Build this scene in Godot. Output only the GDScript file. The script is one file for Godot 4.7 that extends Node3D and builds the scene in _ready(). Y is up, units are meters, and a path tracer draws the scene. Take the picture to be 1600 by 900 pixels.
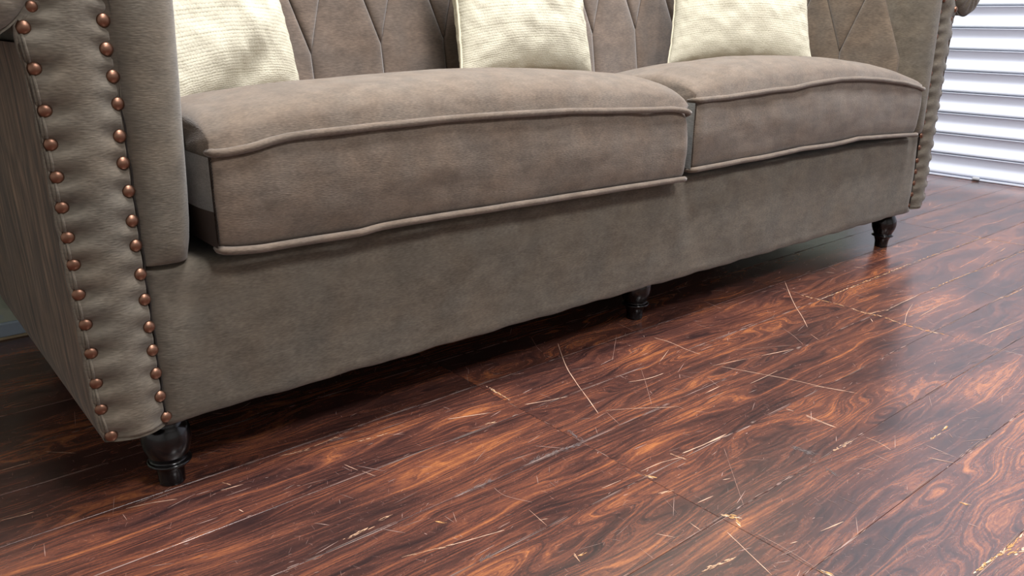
extends Node3D
# Measures: 1 unit in the tables below = the height of the camera over the floor; S turns it into metres.
const S := 0.66
var rng := RandomNumberGenerator.new()
var M := {}

func _ready() -> void:
	rng.seed = 7
	set_view()
	make_materials()
	build_room()
	build_floor()
	build_shutter()
	build_sofa()
	build_cushions()
	build_pillows()
	build_marks()

# ------------------------------------------------------------------ view and light
func set_view() -> void:
	var cam := Camera3D.new()
	cam.name = "camera"
	cam.fov = 38.954
	cam.near = 0.05
	var right := Vector3(0.76754, 0.00698, 0.64096)
	var up := Vector3(0.19572, 0.94963, -0.24472)
	var back := Vector3(-0.61038, 0.31328, 0.72752)
	cam.transform = Transform3D(Basis(right, up, back).orthonormalized(), Vector3(0, S, 0))
	add_child(cam)
	cam.current = true
	var env := Environment.new()
	env.background_mode = Environment.BG_COLOR
	env.background_color = Color(0.62, 0.66, 0.72)
	env.tonemap_mode = Environment.TONE_MAPPER_LINEAR
	env.tonemap_exposure = 0.99
	env.sdfgi_enabled = true
	env.ssao_enabled = true
	env.ssil_enabled = true
	var we := WorldEnvironment.new()
	we.name = "environment"
	we.environment = env
	add_child(we)

# ------------------------------------------------------------------ mesh helpers
func P(x: float, y: float, z: float) -> Vector3:
	return Vector3(x, y, z) * S

func finish(v: PackedVector3Array, idx: PackedInt32Array, uv := PackedVector2Array(), hint := Vector3.ZERO, smooth := true, cols := PackedColorArray()) -> ArrayMesh:
	var c := Vector3.ZERO
	for p in v:
		c += p
	c /= maxi(1, v.size())
	var total := 0.0
	for i in range(0, idx.size(), 3):
		var a := v[idx[i]]
		var n := (v[idx[i + 2]] - a).cross(v[idx[i + 1]] - a)
		total += n.dot(hint) if hint != Vector3.ZERO else n.dot(a - c)
	var st := SurfaceTool.new()
	st.begin(Mesh.PRIMITIVE_TRIANGLES)
	st.set_smooth_group(0 if smooth else -1)
	var has_uv := uv.size() == v.size()
	var has_c := cols.size() == v.size()
	for i in v.size():
		if has_uv:
			st.set_uv(uv[i])
		if has_c:
			st.set_color(cols[i])
		st.add_vertex(v[i])
	for i in range(0, idx.size(), 3):
		st.add_index(idx[i])
		if total >= 0.0:
			st.add_index(idx[i + 1])
			st.add_index(idx[i + 2])
		else:
			st.add_index(idx[i + 2])
			st.add_index(idx[i + 1])
	if smooth:
		st.generate_normals()
	else:
		st.deindex()
		st.generate_normals()
	return st.commit()

func obj(called: String, mesh: Mesh, mat: Material, parent: Node = self, at := Transform3D()) -> MeshInstance3D:
	var o := MeshInstance3D.new()
	o.name = called
	o.mesh = mesh
	o.material_override = mat
	o.transform = at
	parent.add_child(o, true)
	return o

func thing(called: String, label: String, category: String, at: Vector3, group := "") -> Node3D:
	var o := Node3D.new()
	o.name = called
	o.position = at
	o.set_meta("label", label)
	o.set_meta("category", category)
	if group != "":
		o.set_meta("group", group)
	add_child(o, true)
	return o

func struct(o: Node3D, label: String, category: String) -> void:
	o.set_meta("kind", "structure")
	o.set_meta("label", label)
	o.set_meta("category", category)

# a part whose vertices are given in the room's own axes
func part(called: String, mesh: Mesh, mat: Material, parent: Node3D) -> MeshInstance3D:
	var back := Transform3D()
	var n: Node = parent
	while n is Node3D and n != self:
		back = back * (n as Node3D).transform.affine_inverse()
		n = n.get_parent()
	return obj(called, mesh, mat, parent, back)

# rings of equal length joined into a skin; ends closed with fans
func loft(rings: Array, closed := true, caps := true, shaped := PackedVector2Array()) -> ArrayMesh:
	var n: int = rings[0].size()
	var v := PackedVector3Array()
	for r in rings:
		v.append_array(r)
	var idx := PackedInt32Array()
	var last := n if closed else n - 1
	for i in rings.size() - 1:
		for j in last:
			var a := i * n + j
			var b := i * n + (j + 1) % n
			idx.append_array([a, b, a + n, b, b + n, a + n])
	if caps and closed and shaped.size() == n:
		var tri := Geometry2D.triangulate_polygon(shaped)
		for e in 2:
			var at: int = 0 if e == 0 else (rings.size() - 1) * n
			for k in range(0, tri.size(), 3):
				if (e == 0) == Geometry2D.is_polygon_clockwise(PackedVector2Array([shaped[tri[k]], shaped[tri[k + 1]], shaped[tri[k + 2]]])):
					idx.append_array([at + tri[k], at + tri[k + 1], at + tri[k + 2]])
				else:
					idx.append_array([at + tri[k], at + tri[k + 2], at + tri[k + 1]])
	elif caps and closed:
		for e in 2:
			var at: int = 0 if e == 0 else (rings.size() - 1) * n
			var c := Vector3.ZERO
			for j in n:
				c += v[at + j]
			v.append(c / n)
			var k := v.size() - 1
			for j in n:
				if e == 0:
					idx.append_array([k, at + (j + 1) % n, at + j])
				else:
					idx.append_array([k, at + j, at + (j + 1) % n])
	return finish(v, idx)

func grid(f: Callable, nu: int, nv: int, hint: Vector3) -> ArrayMesh:
	var v := PackedVector3Array()
	var uv := PackedVector2Array()
	for j in nv + 1:
		for i in nu + 1:
			var a := float(i) / nu
			var b := float(j) / nv
			v.append(f.call(a, b))
			uv.append(Vector2(a, 1.0 - b))
	var idx := PackedInt32Array()
	for j in nv:
		for i in nu:
			var k := j * (nu + 1) + i
			idx.append_array([k, k + 1, k + nu + 1, k + 1, k + nu + 2, k + nu + 1])
	return finish(v, idx, uv, hint)

func tube(path: PackedVector3Array, r: float, sides := 10) -> ArrayMesh:
	var rings := []
	var n := path.size()
	var side := Vector3.ZERO
	for i in n:
		var t := (path[mini(i + 1, n - 1)] - path[maxi(i - 1, 0)]).normalized()
		if side == Vector3.ZERO:
			side = t.cross(Vector3.UP if absf(t.y) < 0.8 else Vector3.RIGHT).normalized()
		side = (side - t * side.dot(t)).normalized()
		var up := side.cross(t)
		var ring := PackedVector3Array()
		for k in sides:
			var a := TAU * k / sides
			ring.append(path[i] + (side * cos(a) + up * sin(a)) * r * (0.55 if i == 0 or i == n - 1 else 1.0))
		rings.append(ring)
	return loft(rings)

func lathe(profile: Array, sides := 32) -> ArrayMesh:
	var rings := []
	for p in profile:
		var ring := PackedVector3Array()
		for k in sides:
			var a := TAU * k / sides
			ring.append(Vector3(cos(a) * p.x, p.y, sin(a) * p.x))
		rings.append(ring)
	return loft(rings)

# box with chamfered edges, centred on c
func cbox(c: Vector3, size: Vector3, ch := 0.004) -> ArrayMesh:
	var h := size / 2
	ch = minf(ch, minf(h.x, minf(h.y, h.z)) * 0.9)
	var rings := []
	for e in [[-h.y, ch], [-h.y + ch, 0.0], [h.y - ch, 0.0], [h.y, ch]]:
		var x: float = h.x - e[1]
		var z: float = h.z - e[1]
		var y: float = e[0]
		rings.append(PackedVector3Array([c + Vector3(x - ch, y, z), c + Vector3(x, y, z - ch), c + Vector3(x, y, -z + ch), c + Vector3(x - ch, y, -z), c + Vector3(-x + ch, y, -z), c + Vector3(-x, y, -z + ch), c + Vector3(-x, y, z - ch), c + Vector3(-x + ch, y, z)]))
	var v := PackedVector3Array()
	var idx := PackedInt32Array()
	for r in rings:
		v.append_array(r)
	for i in 3:
		for j in 8:
			var a := i * 8 + j
			var b := i * 8 + (j + 1) % 8
			idx.append_array([a, b, a + 8, b, b + 8, a + 8])
	for j in range(1, 7):
		idx.append_array([0, j + 1, j, 24, 24 + j, 24 + j + 1])
	return finish(v, idx, PackedVector2Array(), Vector3.ZERO, false)

func curve_at(pts: Array, x: float) -> float:
	if x <= pts[0].x:
		return pts[0].y
	for i in pts.size() - 1:
		if x <= pts[i + 1].x:
			return lerpf(pts[i].y, pts[i + 1].y, (x - pts[i].x) / (pts[i + 1].x - pts[i].x))
	return pts[pts.size() - 1].y

func soft_at(pts: Array, x: float, w := 0.03) -> float:
	var s := 0.0
	for k in 7:
		s += curve_at(pts, x + (k - 3) / 3.0 * w)
	return s / 7.0

# points of a smooth curve through the given ones (Catmull-Rom)
func rounded(pts: Array, per: int, closed := false) -> Array:
	var out := []
	var n := pts.size()
	for i in (n if closed else n - 1):
		var a: Vector2 = pts[(i - 1 + n) % n] if closed else pts[maxi(i - 1, 0)]
		var b: Vector2 = pts[i]
		var c: Vector2 = pts[(i + 1) % n]
		var d: Vector2 = pts[(i + 2) % n] if closed else pts[mini(i + 2, n - 1)]
		for k in per:
			var t := float(k) / per
			out.append(0.5 * (2.0 * b + (c - a) * t + (2.0 * a - 5.0 * b + 4.0 * c - d) * t * t + (3.0 * b - a - 3.0 * c + d) * t * t * t))
	if not closed:
		out.append(pts[n - 1])
	return out

# ------------------------------------------------------------------ textures and materials
func noise(sd: int, freq: float, octaves := 4) -> FastNoiseLite:
	var n := FastNoiseLite.new()
	n.seed = sd
	n.noise_type = FastNoiseLite.TYPE_SIMPLEX_SMOOTH
	n.frequency = freq
	n.fractal_type = FastNoiseLite.FRACTAL_FBM
	n.fractal_octaves = octaves
	return n

# a picture of noise made at w0 x h0 and stretched to w x h, as bytes
func field(sd: int, freq: float, w0: int, h0: int, w: int, h: int, octaves := 4, seamless := true) -> PackedByteArray:
	var n := noise(sd, freq, octaves)
	var im := n.get_seamless_image(w0, h0) if seamless else n.get_image(w0, h0)
	im.convert(Image.FORMAT_L8)
	if w0 != w or h0 != h:
		im.resize(w, h, Image.INTERPOLATE_CUBIC)
	return im.get_data()

func grey_tex(b: PackedByteArray, w: int, h: int) -> ImageTexture:
	return ImageTexture.create_from_image(Image.create_from_data(w, h, false, Image.FORMAT_L8, b))

func velvet(w: int, tint: Vector3, streaks: bool) -> ImageTexture:
	var a := field(11, 0.006, w, w, w, w, 5)
	var b := field(23, 0.022, w, w, w, w, 4)
	var hue := field(31, 0.005, w, w, w, w, 3)
	var fib: PackedByteArray
	var st: PackedByteArray
	if streaks:
		fib = field(41, 0.05, w, 64, w, w, 4)
		st = field(43, 0.02, w, 32, w, w, 3)
	else:
		fib = field(41, 0.2, w / 4, w, w, w, 3)
		st = field(43, 0.03, w / 4, w, w, w, 3)
	var out := PackedByteArray()
	out.resize(w * w * 3)
	for i in w * w:
		var pa := smoothstep(0.36, 0.64, a[i] / 255.0) - 0.5
		var pb := smoothstep(0.3, 0.7, b[i] / 255.0) - 0.5
		var f := fib[i] / 255.0 - 0.5
		var s := st[i] / 255.0 - 0.5
		var k := 1.0 + 0.07 * pa + 0.03 * pb + 0.26 * f + 0.14 * s
		if streaks:
			k = 1.0 + 0.08 * pa + 0.8 * f + 0.7 * s
		var t := (hue[i] / 255.0 - 0.5) * 0.04
		out[i * 3] = clampi(int(255.0 * tint.x * k * (1.0 + t)), 0, 255)
		out[i * 3 + 1] = clampi(int(255.0 * tint.y * k), 0, 255)
		out[i * 3 + 2] = clampi(int(255.0 * tint.z * k * (1.0 - t)), 0, 255)
	return ImageTexture.create_from_image(Image.create_from_data(w, w, false, Image.FORMAT_RGB8, out))

func fabric(tex: Texture2D, relief: Texture2D, tile: float, sheen: float, rough := 0.9, bump := 0.03) -> StandardMaterial3D:
	var m := StandardMaterial3D.new()
	m.albedo_texture = tex
	m.roughness = rough
	m.metallic_specular = 0.25
	m.rim_enabled = true
	m.rim = sheen
	m.rim_tint = 0.6
	m.uv1_triplanar = true
	m.uv1_world_triplanar = true
	m.uv1_triplanar_sharpness = 4.0
	m.uv1_scale = Vector3.ONE / tile
	if relief:
		m.heightmap_enabled = true
		m.heightmap_texture = relief
		m.heightmap_scale = bump
	return m

func flat_mat(c: Color, rough: float, metal := 0.0, spec := 0.5) -> StandardMaterial3D:
	var m := StandardMaterial3D.new()
	m.albedo_color = c
	m.roughness = rough
	m.metallic = metal
	m.metallic_specular = spec
	return m

# rosewood print of the laminate: seven boards one under the other
const ROWS := 7
const AW := 2048
const AH := 256
func laminate() -> ImageTexture:
	var out := PackedByteArray()
	out.resize(AW * AH * ROWS * 3)
	var ramp := Gradient.new()
	ramp.offsets = PackedFloat32Array([0.0, 0.22, 0.40, 0.55, 0.70, 0.85, 1.0])
	ramp.colors = PackedColorArray([Color8(32, 23, 25), Color8(46, 29, 28), Color8(66, 40, 35), Color8(84, 50, 41), Color8(103, 61, 46), Color8(130, 78, 51), Color8(158, 98, 58)])
	var lut := PackedByteArray()
	var pp := PackedInt32Array()
	for i in 8192:
		pp.append(i if i < 4096 else 8191 - i)
	for i in 1024:
		var c := ramp.sample(i / 1023.0)
		lut.append_array([int(c.r * 255), int(c.g * 255), int(c.b * 255)])
	for row in ROWS:
		var w1 := field(100 + row, 0.022, 64 + 14 * (row % 3), 56, AW, AH, 2, false)
		var w2 := field(200 + row, 0.02, 256, 128, AW, AH, 3, false)
		var tone := field(300 + row, 0.03, 70, 34, AW, AH, 3, false)
		var fib := field(400 + row, 0.12, 160, AH, AW, AH, 3, false)
		var fine := field(500 + row, 0.3, 512, AH, AW, AH, 2, false)
		var bands := noise(600 + row, 1.0, 5)
		bands.fractal_gain = 0.62
		var tab := PackedFloat32Array()
		for i in 4096:
			tab.append(bands.get_noise_2d(i / 4096.0 * 26.0, 0.5))
		var amp := 0.28 + 0.14 * (row % 4)
		for y in AH:
			var t := float(y) / AH
			for x in AW:
				var i := y * AW + x
				var g := t * 0.62 + amp * (w1[i] / 255.0) + 0.07 * (w2[i] / 255.0)
				var b := tab[pp[int(g * 1350.0) & 8191]]
				var b2 := tab[pp[int(g * 4600.0 + t * 1200.0) & 8191]]
				var k := 0.54 + 0.31 * b + 0.36 * b2 + 0.42 * (tone[i] / 255.0 - 0.5) + 0.30 * (fib[i] / 255.0 - 0.5) + 0.16 * (fine[i] / 255.0 - 0.5)
				var l := clampi(int(k * 1023.0), 0, 1023) * 3
				var o := (row * AH * AW + i) * 3
				out[o] = lut[l]
				out[o + 1] = lut[l + 1]
				out[o + 2] = lut[l + 2]
	var im := Image.create_from_data(AW, AH * ROWS, false, Image.FORMAT_RGB8, out)
	# dust specks and hairline scratches all over the print
	for k in 4200:
		var x := rng.randf() * AW
		var y := rng.randf() * AH * ROWS
		var a := rng.randf() * TAU
		var n := int(2 + 26 * pow(rng.randf(), 3.0))
		var al := 0.10 + 0.35 * rng.randf()
		for j in n:
			var px := int(x + cos(a) * j)
			var py := int(y + sin(a) * j * 0.8)
			if px >= 0 and py >= 0 and px < AW and py < AH * ROWS:
				im.set_pixel(px, py, im.get_pixel(px, py).lerp(Color8(196, 170, 158), al))
	return ImageTexture.create_from_image(im)

func weave() -> Array:
	var w := 1024
	var col := PackedByteArray()
	col.resize(w * w * 3)
	var hgt := PackedByteArray()
	hgt.resize(w * w)
	var n := field(71, 0.05, w, w, w, w, 3)
	for y in w:
		var row := y / 14
		var ry := (y % 14) / 14.0
		var rib := row % 6 == 0
		for x in w:
			var i := y * w + x
			var off := (row % 2) * 8
			var rx := ((x + off) % 16) / 16.0
			var jit := (n[i] / 255.0 - 0.5)
			var h := 0.45 + 0.30 * pow(sin(PI * clampf(ry + 0.3 * jit, 0.0, 1.0)), 0.6) + 0.25 * pow(absf(sin(PI * rx + 1.5 * jit)), 0.5) - 0.15 * absf(sin(TAU * x / 5.0)) * 0.5
			if rib and ry < 0.4:
				h *= 0.50 + 0.4 * absf(sin(PI * rx * 0.5))
			h = clampf(h + 0.45 * jit, 0.0, 1.0)
			hgt[i] = int(h * 255)
			var k := 0.86 + 0.14 * h
			col[i * 3] = int(206 * k)
			col[i * 3 + 1] = int(201 * k)
			col[i * 3 + 2] = int(182 * k * (0.96 + 0.04 * h))
	return [ImageTexture.create_from_image(Image.create_from_data(w, w, false, Image.FORMAT_RGB8, col)), grey_tex(hgt, w, w)]

func blotched(w: int, c1: Color, c2: Color, c3: Color) -> ImageTexture:
	var a := field(81, 0.012, w, w, w, w, 5)
	var b := field(83, 0.03, w, w, w, w, 4)
	var im := Image.create(w, w, false, Image.FORMAT_RGB8)
	for y in w:
		for x in w:
			var i := y * w + x
			var c := c1.lerp(c2, smoothstep(0.4, 0.6, a[i] / 255.0))
			c = c.lerp(c3, 0.7 * smoothstep(0.58, 0.75, b[i] / 255.0))
			im.set_pixel(x, y, c)
	return ImageTexture.create_from_image(im)

func make_materials() -> void:
	var fib := grey_tex(field(45, 0.22, 256, 1024, 1024, 1024, 3), 1024, 1024)
	var body := velvet(1024, Vector3(0.385, 0.357, 0.316), false)
	M.velvet = fabric(body, fib, 0.62, 0.35)
	M.seat = fabric(velvet(1024, Vector3(0.405, 0.358, 0.314), false), fib, 0.47, 0.5)
	M.back = fabric(velvet(512, Vector3(0.385, 0.336, 0.298), false), fib, 0.40, 0.8)
	M.quilt = fabric(velvet(512, Vector3(0.415, 0.366, 0.315), false), fib, 0.40, 0.8)
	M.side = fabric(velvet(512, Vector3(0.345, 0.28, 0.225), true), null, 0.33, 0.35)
	M.pale = fabric(velvet(512, Vector3(0.40, 0.40, 0.385), false), fib, 0.30, 0.9)
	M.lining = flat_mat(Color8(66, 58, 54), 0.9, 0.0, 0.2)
	M.thread = flat_mat(Color8(44, 40, 38), 0.9, 0.0, 0.2)
	M.copper = flat_mat(Color8(132, 99, 82), 0.42, 1.0)
	M.ebony = flat_mat(Color8(11, 9, 10), 0.17, 0.0, 0.5)
	M.wood = flat_mat(Color.WHITE, 0.26, 0.0, 0.72)
	M.wood.albedo_texture = laminate()
	M.subfloor = flat_mat(Color8(26, 18, 16), 0.8)
	var w := weave()
	M.cream = flat_mat(Color.WHITE, 0.92, 0.0, 0.2)
	M.cream.albedo_texture = w[0]
	M.cream.uv1_scale = Vector3(1.25, 1.25, 1)
	M.cream.heightmap_enabled = true
	M.cream.heightmap_texture = w[1]
	M.cream.heightmap_scale = 0.08
	M.cream_edge = flat_mat(Color8(216, 209, 186), 0.9, 0.0, 0.2)
	M.paint = flat_mat(Color8(212, 218, 234), 0.38, 0.0, 0.5)
	M.rail = flat_mat(Color8(188, 190, 196), 0.45)
	M.plaster = flat_mat(Color8(190, 189, 186), 0.9, 0.0, 0.2)
	M.old_wall = fabric(blotched(256, Color8(178, 184, 166), Color8(158, 166, 148), Color8(164, 178, 186)), null, 0.5, 0.0)
	M.skirting = flat_mat(Color8(156, 170, 184), 0.6)
	M.lath = flat_mat(Color8(150, 132, 104), 0.7)
	M.ceiling = flat_mat(Color8(232, 232, 230), 0.9, 0.0, 0.2)
	M.mark = flat_mat(Color.WHITE, 0.75, 0.0, 0.3)
	M.mark.vertex_color_use_as_albedo = true
	M.lamp_frame = flat_mat(Color8(230, 230, 232), 0.5)
	M.glow = flat_mat(Color.WHITE, 0.6)
	M.glow.emission_enabled = true
	M.glow.emission = Color(0.95, 0.98, 1.0)
	M.glow.emission_energy_multiplier = 2.0

# ------------------------------------------------------------------ room
const ROOM_TOP := 2.9
func build_room() -> void:
	var x0 := -1.6
	var x1 := 3.96
	var z0 := -1.957
	var z1 := 3.6
	var t := 0.15
	var cx := (x0 + x1) / 2
	var cz := (z0 + z1) / 2
	var o := obj("wall_back", cbox(Vector3(cx, ROOM_TOP / 2, z0 - t / 2), Vector3(x1 - x0 + 2 * t, ROOM_TOP, t)), M.old_wall)
	struct(o, "greenish grey blotched wall behind the sofa's left end", "wall")
	o = obj("wall_left", cbox(Vector3(x0 - t / 2, ROOM_TOP / 2, cz), Vector3(t, ROOM_TOP, z1 - z0)), M.plaster)
	struct(o, "plain pale wall on the open side left of the sofa", "wall")
	o = obj("wall_right", cbox(Vector3(x1 + t / 2, ROOM_TOP / 2, cz), Vector3(t, ROOM_TOP, z1 - z0)), M.plaster)
	struct(o, "pale wall that carries the white roller shutter", "wall")
	o = obj("wall_front", cbox(Vector3(cx, ROOM_TOP / 2, z1 + t / 2), Vector3(x1 - x0 + 2 * t, ROOM_TOP, t)), M.plaster)
	struct(o, "plain pale wall facing the front of the sofa", "wall")
	o = obj("ceiling", cbox(Vector3(cx, ROOM_TOP + t / 2, cz), Vector3(x1 - x0 + 2 * t, t, z1 - z0 + 2 * t)), M.ceiling)
	struct(o, "white flat ceiling with square light panels", "ceiling")
	o = obj("baseboard_back", cbox(Vector3(cx, 0.019, z0 + 0.006), Vector3(x1 - x0, 0.030, 0.012), 0.002), M.skirting)
	struct(o, "blue grey skirting strip along the blotched wall", "baseboard")
	o = obj("trim_1", cbox(Vector3(cx, 0.002, z0 + 0.012), Vector3(x1 - x0, 0.004, 0.016), 0.001), M.lath)
	struct(o, "thin tan lath on the floor along the skirting", "trim")
	var spots := [Vector2(0.9, -0.80), Vector2(2.7, -0.80), Vector2(0.9, 1.2), Vector2(2.7, 1.2)]
	var names := ["above the sofa's left half", "above the sofa's right half", "in front, on the left", "in front, on the right"]
	for i in spots.size():
		var p: Vector2 = spots[i]
		var lamp := thing("ceiling_light", "square white light panel in the ceiling " + names[i], "ceiling light", Vector3(p.x, ROOM_TOP, p.y), "square ceiling light panels")
		obj("frame", cbox(Vector3(0, -0.012, 0), Vector3(0.66, 0.024, 0.66), 0.004), M.lamp_frame, lamp)
		obj("diffuser", cbox(Vector3(0, -0.026, 0), Vector3(0.6, 0.006, 0.6), 0.002), M.glow, lamp)
		var l := AreaLight3D.new()
		l.name = "panel_light"
		l.area_size = Vector2(0.6, 0.6)
		l.light_energy = LAMP[i]
		l.light_color = Color(0.99, 0.982, 0.985)
		l.area_range = 12.0
		l.shadow_enabled = true
		l.position = Vector3(0, -0.034, 0)
		l.rotation_degrees = Vector3(-90, 0, 0)
		lamp.add_child(l)

const LAMP := [11.5, 6.5, 8.0, 1.5]

# ------------------------------------------------------------------ floor
const PITCH := 0.2118
const BOARD := 1.4775
func build_floor() -> void:
	var fl := Node3D.new()
	fl.name = "floor"
	struct(fl, "glossy scratched dark rosewood laminate floor under the sofa", "floor")
	add_child(fl)
	obj("subfloor", cbox(Vector3(1.2, -0.06, 0.8), Vector3(6.0, 0.1, 6.0)), M.subfloor, fl)
	var kinds := []
	var l := BOARD * S - 0.0007
	var d := PITCH * S - 0.0007
	var ch := 0.0003
	for k in ROWS * 2:
		var row: int = k / 2
		var v := PackedVector3Array()
		var uv := PackedVector2Array()
		for e in [[0.0, 0.0], [-ch, 0.0], [-0.009, 0.0]]:
			var q: float = ch if e[0] == 0.0 else 0.0
			for c in [[-1, -1], [1, -1], [1, 1], [-1, 1]]:
				var x: float = c[0] * (l / 2 - q)
				var z: float = c[1] * (d / 2 - q)
				v.append(Vector3(x, e[0], z))
				var u := x / l * 0.998 + 0.5
				if k % 2 == 1:
					u = 1.0 - u
				uv.append(Vector2(u, (row + 0.5 + z / d * 0.98) / ROWS))
		var idx := PackedInt32Array([0, 1, 2, 0, 2, 3])
		for i in 2:
			for j in 4:
				var a := i * 4 + j
				var b := i * 4 + (j + 1) % 4
				idx.append_array([a, a + 4, b, b, a + 4, b + 4])
		idx.append_array([8, 10, 9, 8, 11, 10])
		kinds.append(finish(v, idx, uv, Vector3.ZERO, false))
	for i in range(-3, 25):
		var z := -2.965 + 0.001 + PITCH * (i + 3) + PITCH / 2 - 0.0035
		for j in range(-2, 4):
			var x := 1.297 + BOARD * j + BOARD / 2
			if j == 3 and false:
				continue
			var k := rng.randi() % (ROWS * 2)
			obj("plank", kinds[k], M.wood, fl, Transform3D(Basis(), Vector3(x * S, 0.0, z * S)))

# ------------------------------------------------------------------ scratches
var mv := PackedVector3Array()
var mi := PackedInt32Array()
var mc := PackedColorArray()

func strip(pts: Array, w: float, c: Color, ragged: float) -> void:
	var path: Array = rounded(pts, 5) if pts.size() > 2 else [pts[0], pts[0].lerp(pts[1], 0.33), pts[0].lerp(pts[1], 0.66), pts[1]]
	var n := path.size()
	var at := mv.size()
	for i in n:
		var t: Vector2 = (path[mini(i + 1, n - 1)] - path[maxi(i - 1, 0)]).normalized()
		var s := Vector2(-t.y, t.x)
		var taper := 0.25 if i == 0 or i == n - 1 else 1.0
		var k1 := w * 0.5 * taper * (1.0 + ragged * rng.randf_range(-1, 1))
		var k2 := w * 0.5 * taper * (1.0 + ragged * rng.randf_range(-1, 1))
		var p: Vector2 = path[i] * S
		mv.append(Vector3(p.x + s.x * k1, 0.0004, p.y + s.y * k1))
		mv.append(Vector3(p.x - s.x * k2, 0.0004, p.y - s.y * k2))
		var cc := c * rng.randf_range(0.8, 1.15)
		mc.append(cc)
		mc.append(cc)
	for i in n - 1:
		var a := at + i * 2
		mi.append_array([a, a + 1, a + 2, a + 1, a + 3, a + 2])

func mark(kind: String, mm: float, f: Array) -> void:
	var pts := []
	for i in range(0, f.size(), 2):
		pts.append(Vector2(f[i], f[i + 1]))
	var w := mm * 0.001
	if kind == "s":
		var c := Color8(190, 158, 136).srgb_to_linear() if mm > 1.0 else Color8(150, 122, 110).srgb_to_linear()
		if mm <= 2.6:
			strip(pts, w * 0.7, c, 0.5)
			return
	# worn edges and scuffs: many short ragged flecks along the line
	var n: int = pts.size() - 1
	for i in n:
		var a: Vector2 = pts[i]
		var b: Vector2 = pts[i + 1]
		var len := a.distance_to(b)
		var dir := (b - a).normalized()
		var side := Vector2(-dir.y, dir.x)
		var count := int(len / 0.006) + 3
		if kind == "g":
			count *= 3
		for k in count:
			var p := a.lerp(b, rng.randf()) + side * rng.randfn(0.0, 0.25) * w / S
			var ln := rng.randf_range(0.004, 0.022)
			var dd := dir.rotated(rng.randfn(0.0, 0.35 if kind == "g" else 0.10))
			var c := Color8(196, 148, 96) if kind == "w" else Color8(104, 94, 92)
			if kind == "s":
				c = Color8(186, 150, 122)
			if kind == "w" and rng.randf() < 0.3:
				c = Color8(214, 186, 158)
			strip([p, p + dd * ln], w * (rng.randf_range(0.08, 0.34) if kind != "g" else 0.10), c.srgb_to_linear(), 0.6)

func build_marks() -> void:
	hand_marks()
	# hairlines scattered over the whole floor, more of them along the board joints
	for k in 1500:
		var p := Vector2(rng.randf_range(0.3, 5.6), rng.randf_range(-2.2, -0.45))
		if k % 4 == 0:
			p.y = -2.965 + PITCH * float(rng.randi_range(4, 12)) - 0.0025 + rng.randfn(0.0, 0.010)
		var a := rng.randfn(0.0, 0.25) if k % 2 == 0 else rng.randf() * PI
		var ln := 0.008 + 0.07 * pow(rng.randf(), 2.5)
		var c := Color8(176, 150, 140).srgb_to_linear() * rng.randf_range(0.35, 1.0)
		strip([p, p + Vector2(cos(a), sin(a)) * ln], rng.randf_range(0.0003, 0.0009), c, 0.4)
	# pale wear along the board joints, broken into short lengths
	for i in range(3, 13):
		var z := -2.965 - 0.0025 + PITCH * i
		var x := 0.2
		while x < 5.6:
			var ln := 0.02 + 0.16 * pow(rng.randf(), 2.0)
			for rep in (3 if rng.randf() < 0.75 else 0):
				var c := Color8(172, 146, 136).srgb_to_linear() * rng.randf_range(0.25, 0.95)
				var dz := rng.randfn(0.0, 0.0022)
				strip([Vector2(x, z + dz), Vector2(x + ln, z + dz + rng.randfn(0.0, 0.001))], rng.randf_range(0.0003, 0.0011), c, 0.7)
			x += ln + 0.01
	for x in [1.2965, 2.774, 4.2515]:
		var z := -2.2
		while z < -0.4:
			var ln := 0.015 + 0.06 * rng.randf()
			if rng.randf() < 0.5:
				strip([Vector2(x + rng.randfn(0.0, 0.001), z), Vector2(x + rng.randfn(0.0, 0.001), z + ln)], rng.randf_range(0.0004, 0.001), Color8(158, 132, 120).srgb_to_linear() * rng.randf_range(0.3, 0.9), 0.6)
			z += ln + 0.01
	var m := finish(mv, mi, PackedVector2Array(), Vector3.UP, false, mc)
	var o := obj("scratch_marks", m, M.mark, get_node("floor"))
	o.set_meta("kind", "stuff")

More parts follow.
